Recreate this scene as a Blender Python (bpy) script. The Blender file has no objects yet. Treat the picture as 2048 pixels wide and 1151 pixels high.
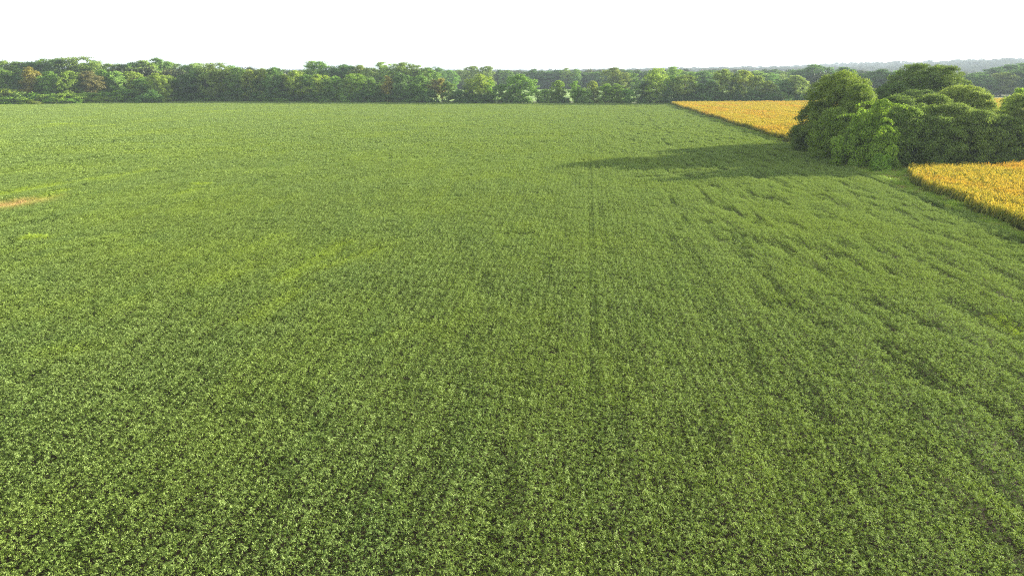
import bpy, math, random
import numpy as np
R = math.radians
scene = bpy.context.scene
COL = scene.collection

# ------------------------------------------------------------------ camera
CAM_H = 20.0
PITCH = R(17.47)
FPX = 1365.0                      # focal length in photograph pixels (2048 wide)
cam_d = bpy.data.cameras.new("camera")
cam = bpy.data.objects.new("camera", cam_d)
COL.objects.link(cam)
cam.location = (0, 0, CAM_H)
cam.rotation_euler = (R(90) - PITCH, 0, 0)
cam_d.sensor_width = 36.0
cam_d.lens = FPX / 2048 * 36.0
cam_d.clip_start = 0.5
cam_d.clip_end = 30000
scene.camera = cam

# ------------------------------------------------------------------ light
SUN_EL = R(14.2)
SH = np.array([-0.922, -0.388])   # direction in which shadows fall on the ground
SUN_AZ = math.atan2(-SH[0], -SH[1])          # clockwise from +Y
world = bpy.data.worlds.new("World")
scene.world = world
world.use_nodes = True
nt = world.node_tree
nt.nodes.clear()
wo = nt.nodes.new("ShaderNodeOutputWorld")
bg = nt.nodes.new("ShaderNodeBackground")
sky = nt.nodes.new("ShaderNodeTexSky")
sky.sky_type = 'NISHITA'
sky.sun_disc = False
sky.sun_elevation = SUN_EL
sky.sun_rotation = SUN_AZ
sky.air_density = 1.0
sky.dust_density = 0.8
sky.ozone_density = 1.0
sky.altitude = 50
bg.inputs['Strength'].default_value = 0.12
hs = nt.nodes.new("ShaderNodeHueSaturation")          # thin milky high haze
hs.inputs['Saturation'].default_value = 0.18
nt.links.new(sky.outputs[0], hs.inputs['Color'])
nt.links.new(hs.outputs[0], bg.inputs[0])
nt.links.new(bg.outputs[0], wo.inputs[0])

sun_d = bpy.data.lights.new("sun", 'SUN')
sun_d.energy = 5.0
sun_d.angle = R(0.6)
sun_d.color = (1.0, 0.89, 0.72)
sun = bpy.data.objects.new("sun", sun_d)
COL.objects.link(sun)
sun.rotation_euler = (R(90) - SUN_EL, 0, R(180) - SUN_AZ)
sun.location = (300, 80, 200)

vs = scene.view_settings
vs.view_transform = 'Standard'
vs.look = 'None'
vs.exposure = 1.74
vs.gamma = 1.0
vs.use_curve_mapping = False
cy = scene.cycles
cy.max_bounces = 6
cy.diffuse_bounces = 3
cy.glossy_bounces = 2
cy.transmission_bounces = 3
cy.volume_bounces = 0
cy.transparent_max_bounces = 8
cy.filter_width = 1.15
cy.use_denoising = False
cy.denoiser = 'OPENIMAGEDENOISE'
cy.denoising_input_passes = 'RGB_ALBEDO_NORMAL'
cy.denoising_prefilter = 'NONE'
cy.sample_clamp_indirect = 6.0

# ------------------------------------------------------------------ helpers
CP, SP = math.cos(PITCH), math.sin(PITCH)


def at(px, py, z=0.0):
    """photograph pixel -> point at height z"""
    u, v = (px - 1024) / FPX, (575.5 - py) / FPX
    d = (u, CP + v * SP, -SP + v * CP)
    t = (z - CAM_H) / d[2]
    return np.array([d[0] * t, d[1] * t, z])


def ray_x(px, py, y):
    """x and z where the ray through a pixel reaches the distance y"""
    u, v = (px - 1024) / FPX, (575.5 - py) / FPX
    t = y / (CP + v * SP)
    return u * t, CAM_H + t * (-SP + v * CP)


def tag(o, label=None, cat=None, group=None, kind=None):
    if label: o['label'] = label
    if cat: o['category'] = cat
    if group: o['group'] = group
    if kind: o['kind'] = kind
    return o


def link(o, parent=None):
    COL.objects.link(o)
    if parent: o.parent = parent
    return o


def mesh_np(name, V, F, mat=None, smooth=False, attrs=None, fa=None):
    """V (n,3), F (m,k) -> mesh; attrs: per-face floats; fa: per-vertex floats"""
    me = bpy.data.meshes.new(name)
    V = np.asarray(V, dtype=np.float32)
    F = np.asarray(F, dtype=np.int32)
    m, k = F.shape
    me.vertices.add(len(V))
    me.vertices.foreach_set('co', V.ravel())
    me.loops.add(m * k)
    me.loops.foreach_set('vertex_index', F.ravel())
    me.polygons.add(m)
    me.polygons.foreach_set('loop_start', np.arange(0, m * k, k, dtype=np.int32))
    if smooth:
        me.polygons.foreach_set('use_smooth', np.ones(m, dtype=bool))
    me.update(calc_edges=True)
    for d, dom in ((attrs, 'FACE'), (fa, 'POINT')):
        for n, a in (d or {}).items():
            at_ = me.attributes.new(n, 'FLOAT', dom)
            at_.data.foreach_set('value', np.asarray(a, dtype=np.float32))
    if mat: me.materials.append(mat)
    return me


def vnoise(x, y, seed=0):
    """smooth value noise in 0..1"""
    x = np.asarray(x, dtype=np.float64); y = np.asarray(y, dtype=np.float64)
    xi = np.floor(x).astype(np.int64); yi = np.floor(y).astype(np.int64)
    fx = x - xi; fy = y - yi
    fx = fx * fx * (3 - 2 * fx); fy = fy * fy * (3 - 2 * fy)

    def h(a, b):
        n = (a * 374761393 + b * 668265263 + seed * 974711) & 0x7fffffff
        n = ((n ^ (n >> 13)) * 1274126177) & 0x7fffffff
        n = (n ^ (n >> 16)) & 0xffff
        return n / 65535.0
    return ((h(xi, yi) * (1 - fx) + h(xi + 1, yi) * fx) * (1 - fy)
            + (h(xi, yi + 1) * (1 - fx) + h(xi + 1, yi + 1) * fx) * fy)


def seg_dist(px, py, a, b):
    ab = b - a
    t = ((px - a[0]) * ab[0] + (py - a[1]) * ab[1]) / max(1e-6, (ab ** 2).sum())
    t = np.clip(t, 0, 1)
    return np.hypot(px - a[0] - t * ab[0], py - a[1] - t * ab[1])


class NT:
    """tiny node-tree writer"""
    def __init__(self, name):
        self.m = bpy.data.materials.new(name)
        self.m.use_nodes = True
        self.t = self.m.node_tree
        self.t.nodes.clear()
        self.out = self.t.nodes.new('ShaderNodeOutputMaterial')

    def n(self, typ, inp=None, **kw):
        nd = self.t.nodes.new('ShaderNode' + typ)
        for k, v in kw.items(): setattr(nd, k, v)
        for k, v in (inp or {}).items():
            s = nd.inputs[k]
            if isinstance(v, bpy.types.NodeSocket): self.t.links.new(v, s)
            else: s.default_value = v
        return nd

    def mix(self, f, a, b, blend='MIX'):
        nd = self.t.nodes.new('ShaderNodeMix')
        nd.data_type = 'RGBA'; nd.blend_type = blend; nd.clamp_factor = True
        for i, v in ((0, f), (6, a), (7, b)):
            if isinstance(v, bpy.types.NodeSocket): self.t.links.new(v, nd.inputs[i])
            else: nd.inputs[i].default_value = v if i == 0 else (*v, 1)
        return nd.outputs[2]

    def math(self, op, a, b=0.0, c=0.0, clamp=False):
        nd = self.t.nodes.new('ShaderNodeMath'); nd.operation = op; nd.use_clamp = clamp
        for i, v in ((0, a), (1, b), (2, c)):
            if isinstance(v, bpy.types.NodeSocket): self.t.links.new(v, nd.inputs[i])
            else: nd.inputs[i].default_value = v
        return nd.outputs[0]

    def pos(self, scale=(1, 1, 1), rotz=0.0):
        g = self.n('NewGeometry')
        mp = self.n('Mapping', {'Vector': g.outputs['Position'], 'Scale': scale, 'Rotation': (0, 0, rotz)})
        return mp.outputs[0]

    def noise(self, vec, scale, detail=2.0, rough=0.5):
        return self.n('TexNoise', {'Vector': vec, 'Scale': scale, 'Detail': detail, 'Roughness': rough}).outputs[0]

    def ramp(self, f, lo, hi):
        return self.n('MapRange', {'Value': f, 'From Min': lo, 'From Max': hi}).outputs[0]

    def attr(self, name, typ='GEOMETRY'):
        return self.n('Attribute', attribute_name=name, attribute_type=typ).outputs['Fac']

    def leaf(self, col, trans=0.35, tcol=None, gloss=0.06, rough=0.45):
        d = self.n('BsdfDiffuse', {'Color': col})
        t = self.n('BsdfTranslucent', {'Color': tcol if tcol is not None else col})
        m1 = self.n('MixShader', {0: trans, 1: d.outputs[0], 2: t.outputs[0]})
        g = self.n('BsdfGlossy', {'Color': (1, 1, 1, 1), 'Roughness': rough})
        m2 = self.n('MixShader', {0: gloss, 1: m1.outputs[0], 2: g.outputs[0]})
        self.t.links.new(m2.outputs[0], self.out.inputs[0])
        return self.m

    def solid(self, col, rough=0.9, bump=None, bstr=0.3, bdist=0.1):
        p = self.n('BsdfPrincipled', {'Base Color': col, 'Roughness': rough, 'Specular IOR Level': 0.2})
        if bump is not None:
            b = self.n('Bump', {'Height': bump, 'Strength': bstr, 'Distance': bdist})
            self.t.links.new(b.outputs[0], p.inputs['Normal'])
        self.t.links.new(p.outputs[0], self.out.inputs[0])
        return self.m


def c4(c): return (*c, 1)


# ------------------------------------------------------------------ materials
ROW_AZ = math.atan2(0.105, 0.9945)        # crop rows run 6 degrees right of the view
RU = np.array([math.cos(ROW_AZ), -math.sin(ROW_AZ)])     # across the rows
RV = np.array([math.sin(ROW_AZ), math.cos(ROW_AZ)])      # along the rows

# soybean leaves
k = NT("soybean leaf")
rn = k.attr('rnd')
big = k.noise(k.pos(), 0.035, 3.0)
mid = k.noise(k.pos((1.0, 0.22, 1.0), ROW_AZ), 0.35, 2.0)
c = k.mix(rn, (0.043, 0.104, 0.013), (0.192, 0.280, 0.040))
c = k.mix(k.math('MULTIPLY', k.ramp(k.attr('hgt'), 0.60, 1.05), 0.75), c, (0.350, 0.480, 0.150))  # top leaves younger and paler; grazing sky sheen put into the colour too
c = k.mix(k.math('MULTIPLY', k.ramp(big, 0.45, 0.68), 0.40), c, (0.240, 0.330, 0.030))
c = k.mix(k.math('MULTIPLY', k.ramp(mid, 0.52, 0.72), 0.18), c, (0.085, 0.200, 0.050))
c = k.mix(k.attr('yel', 'INSTANCER'), c, (0.370, 0.510, 0.045))
c = k.mix(k.attr('brn', 'INSTANCER'), c, (0.600, 0.420, 0.170))
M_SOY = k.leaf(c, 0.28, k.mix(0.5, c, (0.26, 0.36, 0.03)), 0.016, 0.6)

# corn, ripening
k = NT("ripening corn leaf")
rn = k.attr('rnd'); hh = k.attr('hgt')
pn = k.noise(k.pos((1, 0.3, 1), ROW_AZ), 0.10, 4.0)
top = k.mix(rn, (0.32, 0.31, 0.018), (0.72, 0.53, 0.055))
top = k.mix(k.math('MULTIPLY', k.ramp(pn, 0.48, 0.66), 0.55), top, (0.66, 0.32, 0.035))
top = k.mix(k.math('MULTIPLY', k.ramp(k.noise(k.pos(), 0.5, 3.0), 0.50, 0.65), 0.55), top, (0.36, 0.38, 0.04))
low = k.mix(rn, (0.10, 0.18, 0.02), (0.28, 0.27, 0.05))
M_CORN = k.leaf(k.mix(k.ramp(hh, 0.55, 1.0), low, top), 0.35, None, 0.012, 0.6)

# tree leaves: the tree's own hue comes from the object colour
k = NT("tree leaf")
rn = k.attr('rnd')
oi = k.n('ObjectInfo')
c = k.mix(rn, (0.85, 0.95, 0.65), (2.35, 2.30, 1.50))
c = k.mix(1.0, oi.outputs['Color'], c, 'MULTIPLY')
M_LEAF = k.leaf(c, 0.44, None, 0.02, 0.55)

k = NT("far wood leaf")
rn = k.attr('rnd')
rv = k.attr('hue', 'INSTANCER')
c = k.mix(rv, (0.045, 0.080, 0.026), (0.115, 0.140, 0.040))
c = k.mix(1.0, c, k.mix(rn, (0.6, 0.6, 0.6), (1.3, 1.3, 1.2)), 'MULTIPLY')
M_WOODLEAF = k.leaf(c, 0.25, None, 0.02, 0.5)

k = NT("tree bark")
bn = k.noise(k.pos((6, 6, 1)), 2.0, 5.0)
M_BARK = k.solid(k.mix(bn, (0.05, 0.04, 0.03), (0.17, 0.145, 0.115)), 0.9, bn, 0.8, 0.05)

k = NT("grass blade")
rn = k.attr('rnd')
c = k.mix(rn, (0.17, 0.32, 0.025), (0.40, 0.54, 0.05))
c = k.mix(k.math('MULTIPLY', k.ramp(k.noise(k.pos(), 0.35, 3.0), 0.5, 0.66), 0.65), c, (0.40, 0.33, 0.13))
M_GRASS = k.leaf(c, 0.35, None, 0.04)

k = NT("undergrowth leaf")
rn = k.attr('rnd')
c = k.mix(rn, (0.05, 0.095, 0.022), (0.12, 0.175, 0.035))
c = k.mix(k.attr('yel', 'INSTANCER'), c, (0.23, 0.36, 0.03))
M_UNDER = k.leaf(c, 0.30, None, 0.03)

k = NT("open land")
n1 = k.noise(k.pos(), 0.006, 5.0); n2 = k.noise(k.pos(), 0.08, 4.0)
c = k.mix(k.ramp(n1, 0.4, 0.6), (0.075, 0.115, 0.035), (0.13, 0.15, 0.05))
c = k.mix(k.math('MULTIPLY', n2, 0.5), c, (0.06, 0.09, 0.03))
M_LAND = k.solid(c, 1.0, n2, 0.5, 0.3)

k = NT("field soil")
n1 = k.noise(k.pos(), 1.2, 6.0)
M_SOIL = k.solid(k.mix(n1, (0.018, 0.015, 0.009), (0.050, 0.037, 0.022)), 1.0, n1, 0.8, 0.08)

k = NT("far green field")
n1 = k.noise(k.pos((1, 0.15, 1)), 0.03, 4.0); n2 = k.noise(k.pos(), 1.2, 4.0)
M_FARFIELD = k.solid(k.mix(k.math('ADD', k.math('MULTIPLY', n1, 0.7), k.math('MULTIPLY', n2, 0.3)),
                           (0.19, 0.31, 0.08), (0.28, 0.40, 0.12)), 0.9, n2, 0.5, 0.4)

k = NT("stubble field")
n1 = k.noise(k.pos((1, 0.3, 1)), 0.02, 4.0)
M_TAN = k.solid(k.mix(n1, (0.42, 0.30, 0.15), (0.62, 0.46, 0.26)), 1.0)

# ------------------------------------------------------------------ layout of the fields
EY = np.array([-60, 0, 83.7, 110.2, 136.8, 149.2, 196.2, 283.9, 472, 540])
EX = np.array([41, 51, 64.2, 68.7, 72.5, 74.0, 80.0, 86.3, 102.2, 108])
def edge_x(y): return np.interp(y, EY, EX)          # right edge of the bean field
TX = np.array([-900, -340, -290, -276, -223, -149, -77, -8, 59, 102, 152, 202, 365, 900])
TY = np.array([370, 450, 461, 510, 506, 497, 484, 476, 472, 472, 474, 482, 541, 600])
CLY = np.array([-60, 0, 84, 123, 129])
CLX = np.array([40, 51, 65.6, 73.0, 73.6])           # left edge of the near corn
def corn_left(y): return np.interp(y, CLY, CLX)
def corn_back(x): return np.interp(x, [74, 81, 91, 107, 300], [127, 140.5, 142.5, 143.5, 149])
def line_y(x): return np.interp(x, TX, TY)          # far edge, where the tree line stands


def sheet(name, pts, z, mat, kind='structure', label=None):
    V = np.array([(p[0], p[1], z) for p in pts])
    me = bpy.data.meshes.new(name)
    me.from_pydata(V.tolist(), [], [list(range(len(pts)))])
    me.materials.append(mat)
    o = link(bpy.data.objects.new(name, me))
    tag(o, label=label, kind=kind)
    return o


# ground: one sheet to the horizon
gx = np.concatenate([-np.geomspace(9000, 40, 24), [0], np.geomspace(40, 9000, 24)])
gy = np.concatenate([[-600, -200, -60, 0], np.geomspace(50, 14000, 50)])


def hill_z(x, y):
    """low rise on the far right"""
    a = 1 / (1 + np.exp(-(x / np.maximum(y, 1) - 0.40) / 0.13))
    b = np.clip((y - 1500) / 3000, 0, 1); b = b * b * (3 - 2 * b)
    n = vnoise(x / 700.0, y / 900.0, 5) * 0.6 + vnoise(x / 260.0, y / 500.0, 8) * 0.4
    return a * b * (30 + 78 * n) + b * 12 * n


GX, GY = np.meshgrid(gx, gy)
GZ = hill_z(GX, GY)
nx = len(gx)
V = np.stack([GX.ravel(), GY.ravel(), GZ.ravel()], 1)
q = (np.arange(len(gy) - 1)[:, None] * nx + np.arange(nx - 1)[None, :]).ravel()
F = np.stack([q, q + 1, q + nx + 1, q + nx], 1)
ground = link(bpy.data.objects.new("ground", mesh_np("ground", V, F, M_LAND, True)))
tag(ground, "flat open land reaching to the hazy horizon", kind='structure')

ys = np.linspace(-60, 500, 30)
pts = [(-900, -60), (46, -60)] + [(float(edge_x(y)), float(y)) for y in ys] + \
      [(float(x), float(line_y(x)) - 3) for x in (102, 60, 0, -80, -160, -223, -276, -290, -340, -600, -900)]
sheet("soybean_field_ground", pts, 0.006, M_SOIL, label="dark soil under the soybean rows")
ys = np.linspace(204, 462, 12)
sheet("far_corn_ground", [(float(edge_x(y)) + 3, float(y)) for y in ys] + [(202, 478), (365, 536), (365, 204)],
      0.006, M_SOIL, label="soil under the ripe corn behind the trees")
ys = np.linspace(10, 127, 8)
sheet("near_corn_ground", [(float(corn_left(y)), float(y)) for y in ys] + [(81, 140), (300, 147), (300, 10)],
      0.006, M_SOIL, label="soil under the ripe corn near the right edge")
sheet("far_green_field", [(-140, 528), (330, 528), (420, 905), (-240, 905)], 0.012, M_FARFIELD,
      label="pale green field seen between the hedgerow trees")
sheet("stubble_field", [(440, 470), (900, 470), (1300, 800), (470, 640)], 0.012, M_TAN,
      label="tan field beyond the clump of trees")

# ------------------------------------------------------------------ instanced "stuff"
def hidden_collection(name, meshes):
    """sources for geometry nodes; never linked to the scene"""
    c = bpy.data.collections.new(name)
    for i, me in enumerate(meshes):
        o = bpy.data.objects.new("%s_%02d" % (name, i), me)
        c.objects.link(o)
    return c


def scatter(name, P, src, var, rotz, scl, extra, mat, label, cat=None, rotx=None):
    me = bpy.data.meshes.new(name)
    me.vertices.add(len(P))
    me.vertices.foreach_set('co', np.asarray(P, dtype=np.float32).ravel())
    a = me.attributes.new('var', 'INT', 'POINT'); a.data.foreach_set('value', np.asarray(var, dtype=np.int32))
    rot = np.zeros((len(P), 3), dtype=np.float32)
    rot[:, 2] = rotz
    if rotx is not None: rot[:, 0] = rotx[:, 0]; rot[:, 1] = rotx[:, 1]
    a = me.attributes.new('rot', 'FLOAT_VECTOR', 'POINT'); a.data.foreach_set('vector', rot.ravel())
    a = me.attributes.new('scl', 'FLOAT_VECTOR', 'POINT'); a.data.foreach_set('vector', np.asarray(scl, dtype=np.float32).ravel())
    for n, v in extra.items():
        a = me.attributes.new(n, 'FLOAT', 'POINT'); a.data.foreach_set('value', np.asarray(v, dtype=np.float32))
    me.materials.append(mat)
    o = link(bpy.data.objects.new(name, me))
    g = bpy.data.node_groups.new(name + "_nodes", 'GeometryNodeTree')
    g.interface.new_socket(name="Geometry", in_out='INPUT', socket_type='NodeSocketGeometry')
    g.interface.new_socket(name="Geometry", in_out='OUTPUT', socket_type='NodeSocketGeometry')
    N = g.nodes.new; L = g.links.new
    i = N('NodeGroupInput'); ou = N('NodeGroupOutput')
    m2p = N('GeometryNodeMeshToPoints')
    ci = N('GeometryNodeCollectionInfo'); ci.inputs['Collection'].default_value = src
    ci.inputs['Separate Children'].default_value = True
    ci.inputs['Reset Children'].default_value = True
    iop = N('GeometryNodeInstanceOnPoints'); iop.inputs['Pick Instance'].default_value = True

    def na(nm, dt):
        n = N('GeometryNodeInputNamedAttribute'); n.data_type = dt; n.inputs['Name'].default_value = nm
        return n.outputs['Attribute']
    L(i.outputs[0], m2p.inputs[0]); L(m2p.outputs[0], iop.inputs['Points'])
    L(ci.outputs[0], iop.inputs['Instance'])
    L(na('var', 'INT'), iop.inputs['Instance Index'])
    e2r = N('FunctionNodeEulerToRotation'); L(na('rot', 'FLOAT_VECTOR'), e2r.inputs[0])
    L(e2r.outputs[0], iop.inputs['Rotation'])
    L(na('scl', 'FLOAT_VECTOR'), iop.inputs['Scale'])
    L(iop.outputs[0], ou.inputs[0])
    md = o.modifiers.new("scatter", 'NODES'); md.node_group = g
    tag(o, label, cat, kind='stuff')
    return o


def quads(P, N, size, aspect, rng, fold=0.0):
    """diamond leaves at P with normals N"""
    n = len(P)
    T = rng.normal(size=(n, 3)); T -= (T * N).sum(1, keepdims=True) * N
    T /= np.linalg.norm(T, axis=1, keepdims=True) + 1e-9
    B = np.cross(N, T)
    s = size[:, None]
    V = np.stack([P - T * s, P - B * s * aspect + N * s * fold, P + T * s, P + B * s * aspect + N * s * fold], 1)
    F = np.arange(n * 4).reshape(n, 4)
    return V.reshape(-1, 3), F


def unit(v): return v / (np.linalg.norm(v, axis=-1, keepdims=True) + 1e-9)


ROW = 0.76


def soy_tile(seed, w, l, dens, leaf, mat, ridge_h=0.10, bs=0.17, amp=0.66):
    """a stretch of soybean canopy, w across the rows, l along them; trifoliate leaves"""
    rng = np.random.default_rng(seed)
    n = int(w * l * dens)
    x = rng.uniform(-w / 2, w / 2, n); y = rng.uniform(-l / 2, l / 2, n)
    nrows = max(1, round(w / ROW))
    ph = (x + w / 2) / (w / nrows)
    ridge = np.cos((ph - 0.5) * 2 * np.pi) * 0.5 + 0.5
    bump = vnoise(x / bs + 40, y / bs + 60, seed) * 0.6 + vnoise(x / bs * 2, y / bs * 2, seed + 9) * 0.4
    top = 0.60 + ridge_h * ridge + amp * (bump - 0.45)
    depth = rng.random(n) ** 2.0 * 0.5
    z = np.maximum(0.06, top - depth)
    C = np.stack([x, y, z], 1)
    N0 = unit(rng.normal(size=(n, 3)) * np.array([0.62, 0.62, 0.20]) + np.array([0, 0, 0.70]))
    # three leaflets around each petiole
    Vs, Fs = [], []
    a0 = rng.uniform(0, 2 * np.pi, n)
    T0 = unit(np.cross(N0, np.stack([np.cos(a0), np.sin(a0), np.zeros(n)], 1)))
    B0 = np.cross(N0, T0)
    off = 0; R_ = []
    rl = rng.random(n)
    for j, ang in enumerate((0, 1.75, -1.75)):
        d = T0 * math.cos(ang) + B0 * math.sin(ang)
        s = leaf * rng.uniform(0.75, 1.2, n)[:, None]
        nn = unit(N0 + rng.normal(size=(n, 3)) * 0.38)
        d = unit(d - (d * nn).sum(1, keepdims=True) * nn)
        b = np.cross(nn, d)
        p0 = C + d * s * 0.15
        drop = np.array([0, 0, -0.16])
        V = np.stack([p0, p0 + d * s * 0.45 + b * s * 0.36, p0 + d * s + drop * s, p0 + d * s * 0.45 - b * s * 0.36], 1)
        Vs.append(V.reshape(-1, 3)); Fs.append(np.arange(n * 4).reshape(n, 4) + off); off += n * 4
        R_.append(np.clip(rl * 0.6 + rng.random(n) * 0.4, 0, 1))
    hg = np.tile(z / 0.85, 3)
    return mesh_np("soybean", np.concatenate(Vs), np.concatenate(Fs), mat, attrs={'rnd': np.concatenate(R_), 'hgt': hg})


SEGS = [  # photograph pixel pair, half width in m, yellow, brown, how far the canopy sinks
    ((0, 384), (120, 364), 1.9, 0.75, 0, 0.15), ((110, 366), (275, 342), 1.3, 0.55, 0, 0.12),
    ((0, 408), (50, 399), 2.9, 0.5, 1.0, 0.05), ((-60, 414), (0, 406), 3.2, 0.4, 1.0, 0.05),
    ((30, 402), (110, 388), 1.5, 0.75, 0.25, 0.25), ((90, 386), (130, 376), 1.4, 0.55, 0, 0.15),
    ((200, 358), (300, 336), 1.5, 0.35, 0, 0.08), ((345, 389), (400, 374), 1.0, 0.50, 0, 0.15),
    ((392, 367), (413, 366), 0.9, 0.95, 0, -0.2), ((52, 474), (84, 473), 0.9, 1.0, 0, -0.25),
    ((104, 248), (145, 247), 1.6, 0.95, 0, -0.15), ((178, 251), (228, 250), 1.3, 0.85, 0, 0.0),
    ((140, 264), (222, 258), 1.6, 0.45, 0, 0.15), ((245, 243), (300, 241), 1.2, 0.6, 0, 0.1),
    ((0, 246), (30, 245), 1.6, 0.5, 0, 0.1), ((430, 222), (482, 221), 1.8, 0.8, 0, 0.0),
    ((310, 222), (352, 221), 1.8, 0.5, 0, 0.0), ((560, 556), (690, 480), 1.2, 0.50, 0, 0.12),
    ((645, 532), (765, 490), 0.9, 0.42, 0, 0.12), ((500, 632), (610, 570), 1.3, 0.35, 0, 0.1),
    ((480, 500), (560, 470), 2.0, 0.30, 0, 0.0), ((90, 700), (180, 688), 1.6, 0.22, 0, 0.0),
    ((1988, 622), (2045, 655), 0.7, 0.85, 0, 0.2), ((0, 500), (240, 470), 1.8, 0.2, 0, 0.0),
    ((1000, 463), (1040, 463), 0.5, 0.0, 0, 0.35), ((1035, 461), (1072, 466), 0.35, 0.0, 0, 0.45),
    ((170, 244), (420, 242), 0.45, 0.0, 0, 0.35), ((400, 242), (640, 238), 0.4, 0.0, 0, 0.30),
    ((0, 290), (230, 280), 0.5, 0.0, 0, 0.25), ((0, 345), (210, 312), 0.7, 0.0, 0, 0.25),
    ((60, 330), (330, 296), 0.5, 0.0, 0, 0.2), ((130, 400), (330, 384), 0.5, 0.0, 0, 0.2),
    ((0, 222), (200, 219), 0.7, 0.0, 0, 0.25), ((1105, 690), (1112, 700), 0.25, 0.0, 0, 0.55),
    ((1955, 578), (1966, 586), 0.3, 0.0, 0, 0.5), ((820, 455), (960, 300), 0.5, 0.2, 0, 0.08),
    ((1340, 345), (1420, 338), 0.6, 0.0, 0, 0.25), ((1265, 352), (1330, 350), 0.5, 0.0, 0, 0.3),
    ((500, 212), (640, 211), 1.8, 0.5, 0, 0.1), ((620, 245), (740, 236), 0.9, 0.35, 0, 0.1),
    ((420, 560), (520, 520), 1.8, 0.25, 0, 0.05), ((700, 690), (860, 640), 1.0, 0.20, 0, 0.1),
]
SEGW = [(at(*a, 0.8)[:2], at(*b, 0.8)[:2], w, ye, br, dz) for a, b, w, ye, br, dz in SEGS]


def soy_field(x, y):
    """height offset, yellow, brown of the bean canopy"""
    u = x * RU[0] + y * RU[1]; v = x * RV[0] + y * RV[1]
    z = 0.16 * (vnoise(x / 9, y / 14, 1) - 0.5) + 0.22 * (vnoise(u / 1.8, v / 7.0, 2) - 0.5)
    z += 0.07 * (vnoise(x / 1.1, y / 1.1, 3) - 0.5)
    # flattened, rippled beans toward the right of the field
    wr = np.clip((u - 8) / 14, 0, 1) * 0.9 + 0.25
    lod = vnoise(u / 1.2 + 0.9 * vnoise(u / 6, v / 9, 12), v / 5.5, 4) * 0.7 + 0.3 * vnoise(u / 0.8, v / 1.6, 14)
    z -= np.clip((lod - 0.52) / 0.36, 0, 1) * 0.46 * wr
    # wheel tracks along the rows
    for uc, wd, dp in ((1.15, 0.38, 0.21), (3.0, 0.38, 0.20), (12.4, 0.40, 0.18), (14.2, 0.4, 0.18), (-11.0, 0.4, 0.10),
                       (-9.2, 0.4, 0.10), (24.6, 0.4, 0.16), (26.5, 0.4, 0.16)):
        wob = uc + 0.5 * (vnoise(v / 22, v * 0 + uc, 6) - 0.5)
        z -= np.exp(-((u - wob) / wd) ** 2) * dp * np.clip((vnoise(v / 6.0, v * 0 + uc, 7) - 0.2) * 1.8, 0.1, 1)
    ye = np.clip((vnoise(x / 16, y / 11, 21) * 0.6 + vnoise(u / 2.5, v / 9, 22) * 0.4 - 0.58) * 1.6, 0, 0.13)
    ye = ye * np.clip((6 - u) / 14, 0.15, 1)
    br = np.zeros_like(x)
    for a, b, w, yy, bb, dz in SEGW:
        if yy == 0 and a[1] + b[1] > 260: w, dz = w * 1.7, dz * 1.8      # far hollows, wide enough to see
        d = seg_dist(x, y, a, b)
        f = np.exp(-(d / w) ** 2) * np.clip(0.55 + 1.1 * vnoise(x / 1.3, y / 1.3, 31), 0, 1.2)
        ye = np.maximum(ye, f * min(1.0, yy * 1.1)); br = np.maximum(br, f * bb)
        z -= np.exp(-(d / w) ** 2) * dz * (0.7 + 0.3 * vnoise(x / 2, y / 2, 32))
    return z, np.clip(ye, 0, 1), np.clip(br, 0, 1)


def in_view(x, y, m):
    """wide frustum test on the ground, m metres of margin"""
    return (np.abs(x) < y * (1024 / 1300.0) + m) & (y > 22 - m)


def cells(w, l, y0, y1):
    """grid aligned with the rows; returns x, y of cell centres"""
    us = np.arange(math.floor(-470 / w), math.ceil(330 / w)) * w + w / 2
    vs_ = np.arange(math.floor(y0 / l), math.ceil(y1 / l)) * l + l / 2
    U, Vv = np.meshgrid(us, vs_)
    U = U.ravel(); Vv = Vv.ravel()
    x = U * RU[0] + Vv * RV[0]; y = U * RU[1] + Vv * RV[1]
    k_ = in_view(x, y, 14)
    return x[k_], y[k_]


def crop_scatter(name, inside, field, src_near, src_far, mat, label, y0, y1, near, w=ROW, l=1.0):
    rng = np.random.default_rng(77)
    x, y = cells(2 * w, 2 * l, y0, y1)
    k_ = inside(x, y); x, y = x[k_], y[k_]
    near_m = np.hypot(x, y) + rng.normal(size=len(x)) * near * 0.16 < near
    for nm, fine in (("near", True), ("far", False)):
        cx, cyy = (x[near_m], y[near_m]) if fine else (x[~near_m], y[~near_m])
        if len(cx) == 0: continue
        if fine:
            xs, ys_ = [], []
            for du in (-w / 2, w / 2):
                for dv in (-l / 2, l / 2):
                    xs.append(cx + du * RU[0] + dv * RV[0]); ys_.append(cyy + du * RU[1] + dv * RV[1])
            cx = np.concatenate(xs); cyy = np.concatenate(ys_)
        z, ye, br = field(cx, cyy)
        n = len(cx)
        ncol = src_near if fine else src_far
        jv = rng.normal(size=n) * (0.05 if fine else 0.3); ju = rng.normal(size=n) * (0.02 if fine else 0.22)
        cx = cx + jv * RV[0] + ju * RU[0]; cyy = cyy + jv * RV[1] + ju * RU[1]
        rot = -ROW_AZ + np.where(rng.random(n) < 0.5, math.pi, 0.0) + rng.normal(size=n) * (0.02 if fine else 0.15)
        scl = np.ones((n, 3)); scl[:, :2] = 1.08 if fine else 1.16
        scl[:, 2] = rng.uniform(0.90, 1.10, n)
        tl = rng.normal(size=(n, 2)) * 0.05
        P = np.stack([cx, cyy, z], 1)
        scatter(name, P, ncol, rng.integers(0, len(ncol.objects), n), rot, scl,
                {'yel': ye, 'brn': br}, mat, label[0] if fine else label[1], rotx=tl)


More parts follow.
